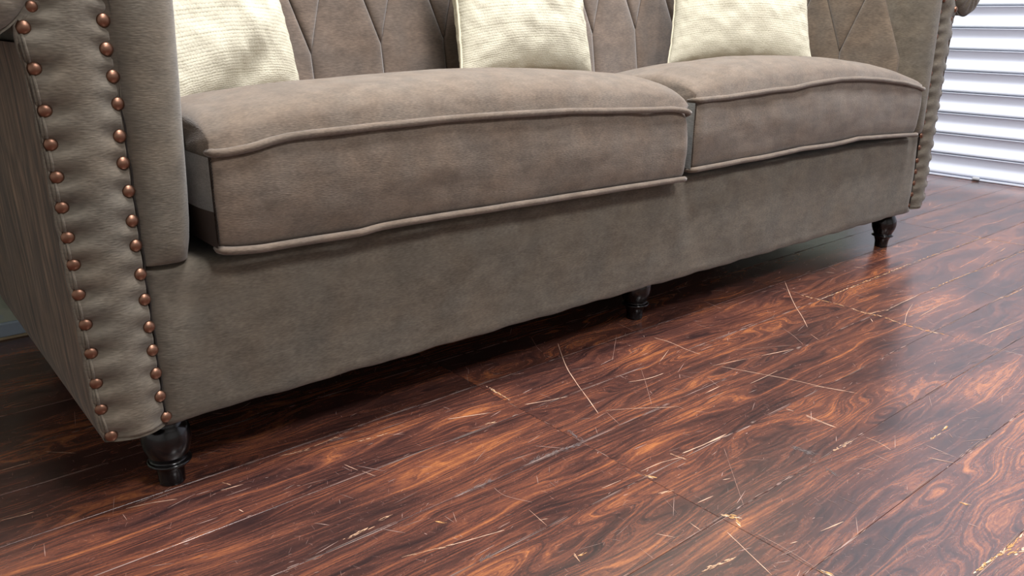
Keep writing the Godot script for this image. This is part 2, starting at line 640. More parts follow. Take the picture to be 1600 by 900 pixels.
# ------------------------------------------------------------------ roller shutter
func build_shutter() -> void:
	var xs := 5.845 * S
	var za := -1.90
	var zb := 1.7
	var t := thing("roller_shutter", "white ribbed metal roller shutter closed down to the floor right of the sofa", "shutter", Vector3(xs, 0, (za + zb) / 2))
	var pitch := 0.136 * S
	# section of one slat: x = towards the room (-), y up from its lower hem
	var prof := rounded([Vector2(0.000, 0.0), Vector2(-0.010, 0.003), Vector2(-0.0115, 0.010), Vector2(-0.008, 0.020), Vector2(-0.001, 0.034), Vector2(0.004, 0.050), Vector2(0.003, 0.064), Vector2(-0.003, 0.076), Vector2(-0.0095, 0.0830), Vector2(-0.0125, 0.0855), Vector2(-0.0110, 0.0885), Vector2(-0.004, 0.0885), Vector2(0.004, 0.0880)], 3)
	prof.append(Vector2(0.009, 0.086))
	prof.append(Vector2(0.009, 0.002))
	var len := zb - za
	var ring := func(z: float) -> PackedVector3Array:
		var r := PackedVector3Array()
		for p in prof:
			r.append(Vector3(p.x, p.y, z))
		return r
	var slat := loft([ring.call(-len / 2), ring.call(-len / 6), ring.call(len / 6), ring.call(len / 2)])
	for i in 30:
		obj("slat", slat, M.paint, t, Transform3D(Basis(), Vector3(0, 0.010 + pitch * i, 0)))
	obj("bottom_bar", cbox(Vector3(-0.004, 0.005, 0), Vector3(0.022, 0.009, len), 0.002), M.paint, t)
	var latch := cbox(Vector3(-0.016, 0.011, 0), Vector3(0.014, 0.012, 0.030), 0.003)
	obj("latch", latch, M.rail, t, Transform3D(Basis(), Vector3(-0.004, 0, -2.14 * S - (za + zb) / 2)))
	for e in [za, zb]:
		obj("guide_rail", cbox(Vector3(0.005, 1.37, e - (za + zb) / 2 + (-0.03 if e == za else 0.03)), Vector3(0.05, 2.74, 0.05), 0.003), M.rail, t)
	obj("shutter_box", cbox(Vector3(-0.05, 2.79, 0), Vector3(0.24, 0.14, len + 0.1), 0.01), M.rail, t)

# ------------------------------------------------------------------ sofa
const NAIL_OUT := [Vector2(0.315, 1.015), Vector2(0.298, 0.981), Vector2(0.304, 0.912), Vector2(0.309, 0.839), Vector2(0.309, 0.779), Vector2(0.310, 0.720), Vector2(0.310, 0.663), Vector2(0.311, 0.606), Vector2(0.313, 0.552), Vector2(0.313, 0.493), Vector2(0.316, 0.431), Vector2(0.317, 0.371), Vector2(0.317, 0.306), Vector2(0.318, 0.249), Vector2(0.328, 0.187)]
const NAIL_IN := [Vector2(0.427, 1.043), Vector2(0.428, 0.993), Vector2(0.426, 0.943), Vector2(0.431, 0.894), Vector2(0.433, 0.844), Vector2(0.427, 0.785), Vector2(0.426, 0.734), Vector2(0.429, 0.679), Vector2(0.427, 0.621), Vector2(0.427, 0.571), Vector2(0.428, 0.512), Vector2(0.429, 0.458), Vector2(0.430, 0.399), Vector2(0.430, 0.348), Vector2(0.430, 0.296), Vector2(0.432, 0.243), Vector2(0.439, 0.191)]
var ROLL_C := Vector2(0.192, 1.092)
const ROLL_R := 0.135
const MIRROR := 4.245
var flip := 1.0   # 1 for the left arm, -1 for the right one

func ax(x: float) -> float:
	return x if flip > 0 else MIRROR - x

func front_z(y: float) -> float:
	return -1.66 - 0.014 * (y - 0.16)

func base_y(x: float) -> float:
	return 0.171 - 0.0043 * (x - 0.323)

func panel_edge(y: float) -> float:
	# outer edge of the arm's front panel
	var pts := [Vector2(0.165, 0.317), Vector2(0.187, 0.313), Vector2(0.25, 0.305), Vector2(0.43, 0.302), Vector2(0.55, 0.299), Vector2(0.72, 0.296), Vector2(0.84, 0.294), Vector2(0.91, 0.290), Vector2(0.965, 0.284)]
	if y < 0.965:
		return soft_at(pts, y, 0.02)
	var k := ROLL_R * ROLL_R - pow(y - ROLL_C.y, 2.0)
	return maxf(0.284, ROLL_C.x + sqrt(maxf(k, 0.0)) + 0.004)

func panel_z(x: float, y: float) -> float:
	var a := panel_edge(y)
	var b := 0.4375
	var u := clampf((x - a) / (b - a), 0.0, 1.0)
	var z := front_z(y) + 0.022 * (1.0 - pow(absf(2.0 * u - 1.0), 2.3))
	for n in NAIL_OUT:
		var dx: float = x - n.x
		var dy: float = y - n.y - 0.10 * dx
		if absf(dy) < 0.06:
			z -= 0.0165 * exp(-pow(dx / (0.034 if dx > 0 else 0.016), 2.0) - pow(dy / (0.0135 + 0.10 * maxf(dx, 0.0)), 2.0))
	for n in NAIL_IN:
		var dx: float = n.x - x
		var dy: float = y - n.y - 0.15 * dx
		if absf(dy) < 0.06:
			z -= 0.0115 * exp(-pow(dx / (0.032 if dx > 0 else 0.014), 2.0) - pow(dy / (0.0165 + 0.12 * maxf(dx, 0.0)), 2.0))
	return z

func build_arm(sofa: Node3D) -> void:
	var side_word := "left" if flip > 0 else "right"
	# body: a section with the rolled top, drawn out from front to back
	var sec := [Vector2(0.43, 0.174), Vector2(0.345, 0.174), Vector2(0.336, 0.180), Vector2(0.332, 0.25), Vector2(0.327, 0.55), Vector2(0.320, 0.80), Vector2(0.312, 0.93)]
	var a0 := -0.75
	for k in 33:
		var a := a0 - k / 32.0 * (TAU - 1.35)
		sec.append(ROLL_C + Vector2(cos(a), sin(a)) * ROLL_R)
	sec.append(Vector2(0.36, 1.20))
	sec.append(Vector2(0.43, 1.17))
	sec.append(Vector2(0.445, 1.0))
	sec.append(Vector2(0.445, 0.6))
	var rings := []
	for z in [-1.672, -1.69, -1.9, -2.1, -2.3, -2.5, -2.7, -2.79, -2.80]:
		var r := PackedVector3Array()
		for p in sec:
			var in_: float = 0.006 if z == -1.672 or z == -2.80 else 0.0
			var c := Vector2(0.37, 0.7)
			var q: Vector2 = p + (c - p).normalized() * in_
			var lean := 0.0
			if p.y < 0.3 and p.x < 0.44:
				lean = 0.014 * (-1.66 - z) / 1.15
			r.append(P(ax(q.x), q.y + lean, z))
		rings.append(r)
	part("arm_body", loft(rings, true, true, PackedVector2Array(sec)), M.velvet, sofa)
	# outer side, a separate cover of streaked nap
	var cover := func(u: float, v: float) -> Vector3:
		var z := lerpf(-1.668, -2.802, u)
		var y0 := 0.172 + 0.014 * u
		var y := lerpf(y0, 0.955, v)
		var x: float = panel_edge(y) + 0.004 - 0.006 * pow(sin(PI * u), 0.4) * pow(sin(PI * v), 0.5)
		x -= 0.0016 * sin(v * 9.0 + u * 22.0) * sin(PI * u) * sin(PI * v)
		return P(ax(x - 0.003), y, z)
	part("side_cover", grid(cover, 60, 30, Vector3(-flip, 0, 0)), M.side, sofa)
	# front panel: puffed between the nail rows, pulled in at each nail
	var panel := func(u: float, v: float) -> Vector3:
		var y := lerpf(0.168, 1.20, v)
		var a := panel_edge(y)
		var x := lerpf(a, 0.4375, u)
		if y < 0.19:
			y = maxf(y, base_y(x) + 0.001)
		var z := panel_z(x, y)
		if u < 0.001 or u > 0.999:
			z -= 0.012
		if v < 0.012:
			z -= 0.006
		return P(ax(x), y, z)
	var fp := part("front_panel", grid(panel, 56, 300, Vector3.BACK), M.velvet, sofa)
	# folded edge along the outer nails
	var edge := PackedVector3Array()
	var edge2 := PackedVector3Array()
	for k in 120:
		var y := lerpf(0.185, 1.10, k / 119.0)
		var sc := 0.0
		for n in NAIL_OUT:
			sc += exp(-pow((y - n.y) / 0.014, 2.0))
		var x := panel_edge(y)
		edge.append(P(ax(x + 0.001 + 0.0022 * sc), y, front_z(y) - 0.006))
		edge2.append(P(ax(x + 0.0095 + 0.0015 * sc), y, panel_z(x + 0.012, y) - 0.0015))
	var rim_part := part("edge_welt", tube(edge, 0.0045 * S, 8), M.velvet, fp)
	rim_part.set_meta("label", "folded welt along the outer nails")
	part("edge_welt", tube(edge2, 0.0030 * S, 8), M.velvet, fp)
	# seam beside the inner nails
	var seam := PackedVector3Array()
	for k in 80:
		var y := lerpf(0.175, 1.15, k / 79.0)
		seam.append(P(ax(0.4385 + 0.0015 * sin(k * 0.9)), y, front_z(y) - 0.004))
	part("seam", tube(seam, 0.0022 * S, 6), M.thread, fp)
	# copper nails
	var heads := []
	for p in NAIL_OUT + [Vector2(0.330, 1.055), Vector2(0.336, 1.10), Vector2(0.330, 1.15)]:
		heads.append(p)
	heads.append_array(NAIL_IN)
	heads.append(Vector2(0.428, 1.095))
	heads.append(Vector2(0.428, 1.145))
	for i in heads.size():
		var p: Vector2 = heads[i]
		var z := panel_z(p.x, p.y)
		var turn := Basis(Vector3.UP, (-0.25 if p.x < 0.36 else 0.12) * flip) * Basis(Vector3.RIGHT, PI / 2 + rng.randfn(0, 0.06))
		var o := obj("nail", M.nail_mesh, M.copper, fp)
		o.transform = fp.transform.affine_inverse() * sofa.transform.affine_inverse() * Transform3D(turn, P(ax(p.x), p.y, z + (0.0055 if flip > 0 else 0.001)))
		if i == 0:
			o.set_meta("label", "domed copper upholstery nail")
	# rosette that closes the roll
	var ros := func(u: float, v: float) -> Vector3:
		var a := u * TAU
		var r := ROLL_R * v
		var z := -1.668 + 0.030 * sqrt(maxf(0.0, 1.0 - pow(v, 3.0))) + 0.003 * sin(a * 14.0) * v * (1.0 - v) * 4.0
		return P(ax(ROLL_C.x + cos(a) * r), ROLL_C.y + sin(a) * r, z)
	part("arm_roll_end", grid(ros, 84, 14, Vector3.BACK), M.velvet, sofa)
	# inner pad: rounds from the inner seam to the seat side
	var ys := [0.524, 0.527, 0.534, 0.546, 0.565, 0.60, 0.65, 0.70, 0.76, 0.82, 0.88, 0.94, 1.0, 1.06, 1.12, 1.16, 1.19, 1.205]
	var inx := [Vector2(0.52, 0.530), Vector2(0.545, 0.541), Vector2(0.6, 0.549), Vector2(0.66, 0.553), Vector2(0.79, 0.559), Vector2(0.88, 0.564), Vector2(1.03, 0.571), Vector2(1.2, 0.574)]
	var prings := []
	for y in ys:
		var xi := soft_at(inx, y, 0.02)
		var sq := 1.0
		if y < 0.56:
			sq = sqrt(clampf(1.0 - pow((0.56 - y) / 0.037, 2.0), 0.05, 1.0))
		if y > 1.12:
			sq = sqrt(clampf(1.0 - pow((y - 1.12) / 0.086, 2.0), 0.03, 1.0))
		var fz := front_z(y)
		var f := 0.022 * sq
		var pts := [Vector2(0.4375, fz - 0.016), Vector2(0.444, fz - 0.004 + f * 0.2), Vector2(0.462, fz + f * 0.75), Vector2(0.490, fz + f), Vector2(lerpf(0.48, xi, 0.55), fz + f * 0.7), Vector2(lerpf(0.48, xi, 0.86), fz - 0.012), Vector2(xi, fz - 0.05), Vector2(xi + 0.002, fz - 0.12), Vector2(xi, -2.2), Vector2(xi, -2.6)]
		var curve := rounded(pts, 4)
		curve.append(Vector2(0.437, -2.6))
		var r := PackedVector3Array()
		for p in curve:
			r.append(P(ax(p.x), y, p.y))
		prings.append(r)
	part("inner_pad", loft(prings), M.velvet, sofa)
	# quilted panels on the seat side
	var xin := 0.562
	var zs := [-1.755, -2.035, -2.30]
	var av := [0.852, 0.869, 0.875]
	var at := func(p: Vector2, h: float) -> Vector3:
		return P(ax(xin + 0.006 + h * 0.75 + 0.02 * (p.y - 0.7)), p.y, p.x)
	for k in 3:
		var za: float = zs[k]
		var zb: float = zs[k + 1] if k < 2 else -2.44
		var ya: float = av[k]
		var yb: float = av[k + 1] if k < 2 else 0.88
		var zm := (za + zb) / 2
		var poly := [Vector2(za, 0.60), Vector2(zb, 0.60), Vector2(zb, yb), Vector2(zm if k < 2 else zb, 1.21 if k < 2 else 1.21), Vector2(zm, 1.21), Vector2(za, ya)]
		quilt(poly, at, Vector3(flip, 0, 0), sofa, M.quilt)
		if k > 0:
			var zp: float = (zs[k - 1] + za) / 2
			quilt([Vector2(za, ya), Vector2(zm, 1.21), Vector2(zp, 1.21)], at, Vector3(flip, 0, 0), sofa, M.quilt)

# one quilted panel: an outline in the plane, puffed towards its middle
func quilt(outline: Array, at: Callable, hint: Vector3, sofa: Node3D, mat: Material, puff := 0.016) -> void:
	var c := Vector2.ZERO
	for p in outline:
		c += p
	c /= outline.size()
	var ring := []
	for i in outline.size():
		var a: Vector2 = outline[i]
		var b: Vector2 = outline[(i + 1) % outline.size()]
		var n := maxi(1, int(a.distance_to(b) / 0.02))
		for k in n:
			ring.append(a.lerp(b, float(k) / n))
	var steps := [1.0, 0.985, 0.96, 0.92, 0.86, 0.76, 0.6, 0.4, 0.2, 0.02]
	var v := PackedVector3Array()
	for s in steps:
		var h: float = puff * (pow(1.0 - pow(s, 8.0), 0.6)) - (0.010 if s == 1.0 else 0.0)
		for p in ring:
			# keep the inset even on long panels
			var q: Vector2 = c + (p - c) * Vector2(s, 1.0 - (1.0 - s) * 0.75 if s > 0.5 else s)
			v.append(at.call(q, h))
	var m: int = ring.size()
	var idx := PackedInt32Array()
	for i in steps.size() - 1:
		for j in m:
			var a: int = i * m + j
			var b: int = i * m + (j + 1) % m
			idx.append_array([a, b, a + m, b, b + m, a + m])
	v.append(at.call(c, puff))
	for j in m:
		idx.append_array([v.size() - 1, (steps.size() - 1) * m + j, (steps.size() - 1) * m + (j + 1) % m])
	part("quilted_panel", finish(v, idx, PackedVector2Array(), hint), mat, sofa)

func build_sofa() -> void:
	var dome := []
	for k in 9:
		var a := k / 8.0 * PI / 2
		dome.append(Vector2(maxf(0.0128 * cos(a), 0.0003), 0.0085 * sin(a)) * S)
	dome.push_front(Vector2(0.0120, -0.008) * S)
	M.nail_mesh = lathe(dome, 20)
	var sofa := thing("sofa", "taupe brown velvet two-cushion sofa with rolled nail-studded arms and turned black legs", "sofa", P(2.12, 0, -2.2))
	# base: front rail and seat deck in one cover
	var rn := noise(5, 1.6, 3)
	var rings := []
	for i in 121:
		var x := lerpf(0.439, MIRROR - 0.439, i / 120.0)
		var yb := base_y(x)
		var sag := 0.0016 * sin(x * 23.0) + 0.0012 * sin(x * 51.0)
		var pts := [Vector2(-2.79, yb + 0.012), Vector2(-2.2, yb + 0.006), Vector2(-1.70, yb + 0.002)]
		pts.append_array([Vector2(-1.675, yb - 0.001 + sag), Vector2(-1.6655, yb + 0.004 + sag), Vector2(-1.660, yb + 0.014)])
		for k in 15:
			var y := lerpf(yb + 0.03, 0.50, k / 14.0)
			var bulge := 0.006 * sin(PI * k / 14.0) + 0.006 * rn.get_noise_2d(x * 1.5, y * 1.5)
			if x < 0.50:
				for n in NAIL_IN:
					var dy: float = y - n.y
					bulge -= 0.006 * exp(-pow((x - 0.435) / 0.030, 2.0) - pow(dy / 0.016, 2.0))
			if i == 0 or i == 120:
				bulge -= 0.012
			pts.append(Vector2(front_z(y) + bulge, y))
		pts.append_array([Vector2(-1.672, 0.512), Vector2(-1.69, 0.518), Vector2(-1.8, 0.518), Vector2(-2.3, 0.518), Vector2(-2.79, 0.518)])
		var r := PackedVector3Array()
		for p in pts:
			r.append(P(x, p.y, p.x))
		rings.append(r)
	part("seat_base", loft(rings), M.velvet, sofa)
	flip = 1.0
	build_arm(sofa)
	flip = -1.0
	ROLL_C.y = 1.165
	build_arm(sofa)
	ROLL_C.y = 1.092
	flip = 1.0
	# back
	var bs := rounded([Vector2(-2.45, 0.50), Vector2(-2.43, 0.85), Vector2(-2.49, 1.22), Vector2(-2.49, 1.30), Vector2(-2.53, 1.37), Vector2(-2.62, 1.39), Vector2(-2.70, 1.36), Vector2(-2.74, 1.28), Vector2(-2.76, 0.9), Vector2(-2.80, 0.19)], 4)
	var br := []
	for i in 21:
		var x := lerpf(0.45, MIRROR - 0.45, i / 20.0)
		var r := PackedVector3Array()
		for p in bs:
			r.append(P(x, p.y, p.x))
		br.append(r)
	part("backrest", loft(br), M.velvet, sofa)
	var vx := [0.695, 0.952, 1.206, 1.460, 1.713, 1.955, 2.20, 2.445, 2.70, 2.95, 3.20, 3.45]
	var vy := [0.86, 0.875, 0.893, 0.922, 0.934, 0.94, 0.945, 0.950, 0.966, 0.97, 0.97, 0.97]
	var at := func(p: Vector2, h: float) -> Vector3:
		return P(p.x, p.y, -2.412 - 0.15 * (p.y - 0.85) + h)
	for k in vx.size() + 1:
		var xa: float = vx[k - 1] if k > 0 else 0.54
		var xb: float = vx[k] if k < vx.size() else 3.70
		var ya: float = vy[k - 1] if k > 0 else 0.86
		var yb: float = vy[k] if k < vy.size() else 0.97
		var xm := (xa + xb) / 2
		quilt([Vector2(xa, 0.60), Vector2(xb, 0.60), Vector2(xb, yb), Vector2(xm, 1.30), Vector2(xa, ya)], at, Vector3.BACK, sofa, M.back)
		if k < vx.size():
			var xn: float = vx[k + 1] if k + 1 < vx.size() else 3.70
			quilt([Vector2(xb, yb), Vector2((xb + xn) / 2, 1.30), Vector2(xm, 1.30)], at, Vector3.BACK, sofa, M.back)
	# turned legs
	var prof := rounded([Vector2(0.0265, 0.0), Vector2(0.0285, 0.003), Vector2(0.0285, 0.012), Vector2(0.0300, 0.030), Vector2(0.0345, 0.044), Vector2(0.0395, 0.0495), Vector2(0.0465, 0.0525), Vector2(0.0480, 0.0555), Vector2(0.0465, 0.0585), Vector2(0.0415, 0.0610), Vector2(0.0400, 0.0650), Vector2(0.0450, 0.0760), Vector2(0.0510, 0.0920), Vector2(0.0535, 0.1080), Vector2(0.0525, 0.1250), Vector2(0.0480, 0.1400), Vector2(0.0420, 0.1500), Vector2(0.0400, 0.1560)], 3)
	var lp := [Vector2(0.0005, 0.0)]
	for p in prof:
		lp.append(p * S)
	lp.append(Vector2(0.040, 0.178) * S)
	var leg := lathe(lp, 36)
	for p in [Vector2(0.452, -1.733), Vector2(2.072, -1.795), Vector2(3.704, -1.722), Vector2(0.45, -2.70), Vector2(3.70, -2.70)]:
		obj("leg", leg, M.ebony, sofa, Transform3D(Basis(Vector3.UP, p.x), P(p.x, 0, p.y) - sofa.position))

# ------------------------------------------------------------------ seat cushions
func cushion(label: String, xl: float, xr: float, top: Array, bot: Array, zf: float, zb: float, crest: Array) -> void:
	var c := thing("seat_cushion", label, "cushion", P((xl + xr) / 2, 0.52, (zf + zb) / 2), "")
	var rings := []
	var n := 110
	var wn := noise(int(xl * 100), 1.3, 3)
	var rad := 0.035
	for i in n + 1:
		var t := float(i) / n
		# sections lie closer together near both ends
		var x := lerpf(xl, xr, t - sin(TAU * t) / TAU * 0.86)
		var e := minf(x - xl, xr - x)
		var k := 0.0
		if e < rad:
			k = 1.0 - sqrt(maxf(0.0, 1.0 - pow(1.0 - e / rad, 2.0)))
		var yt := soft_at(top, x, 0.02)
		var yb := soft_at(bot, x, 0.02)
		var hi := soft_at(crest, x, 0.05)
		var pts := []
		for j in 6:
			var s := j / 5.0
			pts.append(Vector2(lerpf(zb + 0.02, zf - 0.02, s), lerpf(0.522, yb + 0.003, s) + 0.006 * k))
		for j in 15:
			var s := j / 14.0
			var b := 0.014 * pow(sin(PI * s), 0.6) + 0.006 * wn.get_noise_2d(x * 1.2, s * 0.9)
			pts.append(Vector2(zf - 0.006 + b - 0.012 * k, lerpf(yb + 0.004, yt - 0.004, s) - 0.008 * k * s))
		for j in 33:
			var s := (j + 0.3) / 33.0
			var z := lerpf(zf - 0.004, zb, pow(s, 1.15))
			var w := clampf((zf - z) / (zf - zb), 0.0, 1.0)
			var base := lerpf(yt, 0.745, smoothstep(0.0, 1.0, w))
			var shape := pow(sin(PI * pow(w, 0.57)), 0.72)
			var y := base + (hi - lerpf(yt, 0.745, 0.25)) * shape + 0.004 * wn.get_noise_2d(x * 2.0, z * 2.0) * shape
			pts.append(Vector2(z, y - 0.030 * k * (0.2 + 0.8 * minf(1.0, w * 6.0))))
		for j in 5:
			var s := (j + 1) / 6.0
			pts.append(Vector2(zb - 0.02 * sin(PI * s), lerpf(0.742, 0.53, s)))
		var r := PackedVector3Array()
		for p in pts:
			r.append(P(x, p.y, p.x))
		rings.append(r)
	part("cover", loft(rings), M.seat, c)
	# piping above and below the front band
	for e in 2:
		var line := PackedVector3Array()
		var curve: Array = top if e == 0 else bot
		line.append(P(xl + 0.004, soft_at(curve, xl, 0.01) - 0.004, zf - 0.040))
		line.append(P(xl + 0.003, soft_at(curve, xl, 0.01) - 0.002, zf - 0.016))
		for i in 121:
			var x := lerpf(xl + 0.008, xr - 0.008, i / 120.0)
			line.append(P(x, soft_at(curve, x, 0.012) - (0.001 if e == 0 else 0.0), zf + 0.003 + 0.0012 * sin(x * 31.0)))
		line.append(P(xr - 0.002, soft_at(curve, xr, 0.01) - 0.006, zf - 0.012))
		line.append(P(xr - 0.002, soft_at(curve, xr, 0.01) - 0.012, zf - 0.040))
		part("piping", tube(line, 0.0088 * S, 10), M.seat, c)
	# side band at the left end, with its dark lower corner and the stitched corner seam
	var yt0: float = soft_at(top, xl, 0.01)
	var yb0: float = soft_at(bot, xl, 0.01)
	var band := func(y0: float, y1: float) -> Callable:
		return func(u: float, v: float) -> Vector3:
			var z := lerpf(zf - 0.004, zf - 0.30, u)
			var y := lerpf(y0, y1, v)
			return P(xl - 0.004 - 0.010 * sin(PI * minf(u * 1.6, 1.0)) * sin(PI * clampf((y - yb0) / (yt0 - yb0), 0.0, 1.0)), y, z)
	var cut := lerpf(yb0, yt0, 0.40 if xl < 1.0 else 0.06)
	var sb := part("side_band", grid(band.call(cut, yt0 - 0.010), 16, 10, Vector3.LEFT), M.pale, c)
	sb.set_meta("label", "paler velvet on the cushion's side band")
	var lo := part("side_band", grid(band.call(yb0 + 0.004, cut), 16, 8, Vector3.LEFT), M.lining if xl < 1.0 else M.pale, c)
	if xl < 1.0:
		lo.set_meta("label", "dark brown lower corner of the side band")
	var st := PackedVector3Array()
	for k in 61:
		var y := lerpf(yb0 + 0.008, yt0 - 0.010, k / 60.0)
		st.append(P(xl + 0.0005 + 0.0009 * (1 if k % 2 else -1), y, zf - 0.0035))
	part("corner_stitching", tube(st, 0.0011 * S, 5), M.thread, c)

func build_cushions() -> void:
	var lt := [Vector2(0.577, 0.745), Vector2(0.608, 0.744), Vector2(0.664, 0.750), Vector2(0.706, 0.759), Vector2(0.741, 0.764), Vector2(0.802, 0.767), Vector2(0.943, 0.770), Vector2(1.118, 0.773), Vector2(1.252, 0.773), Vector2(1.465, 0.769), Vector2(1.551, 0.767), Vector2(1.708, 0.758), Vector2(1.877, 0.750), Vector2(1.988, 0.746), Vector2(2.05, 0.737), Vector2(2.075, 0.727)]
	var lb := [Vector2(0.577, 0.545), Vector2(0.602, 0.540), Vector2(0.660, 0.535), Vector2(0.822, 0.533), Vector2(0.900, 0.532), Vector2(0.957, 0.537), Vector2(1.037, 0.538), Vector2(1.357, 0.533), Vector2(1.592, 0.530), Vector2(1.862, 0.526), Vector2(2.075, 0.522)]
	var rt := [Vector2(2.128, 0.763), Vector2(2.284, 0.765), Vector2(2.419, 0.770), Vector2(2.511, 0.775), Vector2(2.657, 0.776), Vector2(2.758, 0.785), Vector2(2.865, 0.791), Vector2(2.977, 0.795), Vector2(3.111, 0.793), Vector2(3.290, 0.782), Vector2(3.498, 0.761), Vector2(3.62, 0.741), Vector2(3.67, 0.728)]
	var rb := [Vector2(2.128, 0.541), Vector2(2.401, 0.545), Vector2(2.553, 0.545), Vector2(2.758, 0.552), Vector2(2.983, 0.548), Vector2(3.176, 0.556), Vector2(3.502, 0.541), Vector2(3.67, 0.532)]
	var lc := [Vector2(0.577, 0.825), Vector2(0.75, 0.85), Vector2(1.0, 0.864), Vector2(1.3, 0.872), Vector2(1.6, 0.866), Vector2(1.85, 0.852), Vector2(2.0, 0.835), Vector2(2.075, 0.81)]
	var rc := [Vector2(2.128, 0.82), Vector2(2.3, 0.86), Vector2(2.6, 0.880), Vector2(2.9, 0.872), Vector2(3.2, 0.855), Vector2(3.5, 0.82), Vector2(3.67, 0.785)]
	cushion("large taupe velvet seat cushion with piped edges beside the near arm", 0.577, 2.075, lt, lb, -1.62, -2.37, lc)
	cushion("large taupe velvet seat cushion with piped edges next to the shutter side arm", 2.128, 3.69, rt, rb, -1.635, -2.37, rc)

# ------------------------------------------------------------------ throw pillows
func pillow(label: String, at: Vector3, yaw: float, tilt: float, roll: float, dent: float, sd: int) -> void:
	var h := 0.305 * S
	var p := thing("throw_pillow", label, "pillow", Vector3.ZERO, "")
	p.transform = Transform3D(Basis(Vector3.UP, deg_to_rad(yaw)) * Basis(Vector3.RIGHT, deg_to_rad(tilt)) * Basis(Vector3.BACK, deg_to_rad(roll)), P(at.x, at.y, at.z))
	var wn := noise(sd, 3.0, 3)
	var outline := func(u: float, v: float) -> Vector2:
		var px := u * (1.0 - 0.10 * (1.0 - v * v)) * h
		var py := v * (1.0 - 0.10 * (1.0 - u * u)) * h
		var edge := maxf(absf(u), absf(v))
		return Vector2(px, py) * (1.0 + 0.012 * edge * wn.get_noise_2d(u * 2.5, v * 2.5))
	for side in [1.0, -1.0]:
		var face := func(a: float, b: float) -> Vector3:
			# points crowd towards the edges
			var u := sin((a - 0.5) * PI)
			var v := sin((b - 0.5) * PI)
			var q: Vector2 = outline.call(u, v)
			var z := 0.105 * S * pow((1.0 - u * u) * (1.0 - v * v), 0.42)
			var rimu := exp(-(1.0 - absf(u)) / 0.22) * (1.0 - absf(v))
			var rimv := exp(-(1.0 - absf(v)) / 0.22) * (1.0 - absf(u))
			z += (0.006 * sin(v * 21.0 + 2.0 * wn.get_noise_2d(u, v) * 3.0) * rimu + 0.006 * sin(u * 19.0 + sd) * rimv) * minf(1.0, (1.0 - maxf(absf(u), absf(v))) * 8.0)
			z += 0.008 * wn.get_noise_2d(u * 0.8 + 3.0, v * 0.8) * (1.0 - u * u) * (1.0 - v * v)
			if dent != 0.0 and side > 0:
				z -= 0.018 * exp(-pow((u - dent) / 0.30, 2.0) - pow((v + 0.82 - 0.3 * (u - dent)) / 0.16, 2.0))
			return Vector3(q.x, q.y, side * (z + 0.0006))
		var o := obj("cover", grid(face, 60, 60, Vector3(0, 0, side)), M.cream, p)
		o.name = "front_cover" if side > 0 else "back_cover"
	var rim := PackedVector3Array()
	for k in 161:
		var s := k / 160.0 * 4.0
		var f := fmod(s, 1.0) * 2.0 - 1.0
		var q := Vector2.ZERO
		match int(s) % 4:
			0: q = outline.call(f, -1.0)
			1: q = outline.call(1.0, f)
			2: q = outline.call(-f, 1.0)
			3: q = outline.call(-1.0, -f)
		rim.append(Vector3(q.x, q.y, 0))
	obj("edge_seam", tube(rim, 0.0032, 8), M.cream_edge, p)

func build_pillows() -> void:
	pillow("cream woven throw pillow partly hidden by the near arm", Vector3(0.775, 1.075, -2.12), 33, -14, 0, 0.05, 3)
	pillow("cream woven throw pillow standing alone against the middle of the backrest", Vector3(1.895, 1.10, -2.235), 2, -13, 0, 0.0, 9)
	pillow("cream woven throw pillow leaning in the far corner by the shutter side arm", Vector3(3.03, 1.115, -2.15), -37, -15, 0, 0.0, 14)

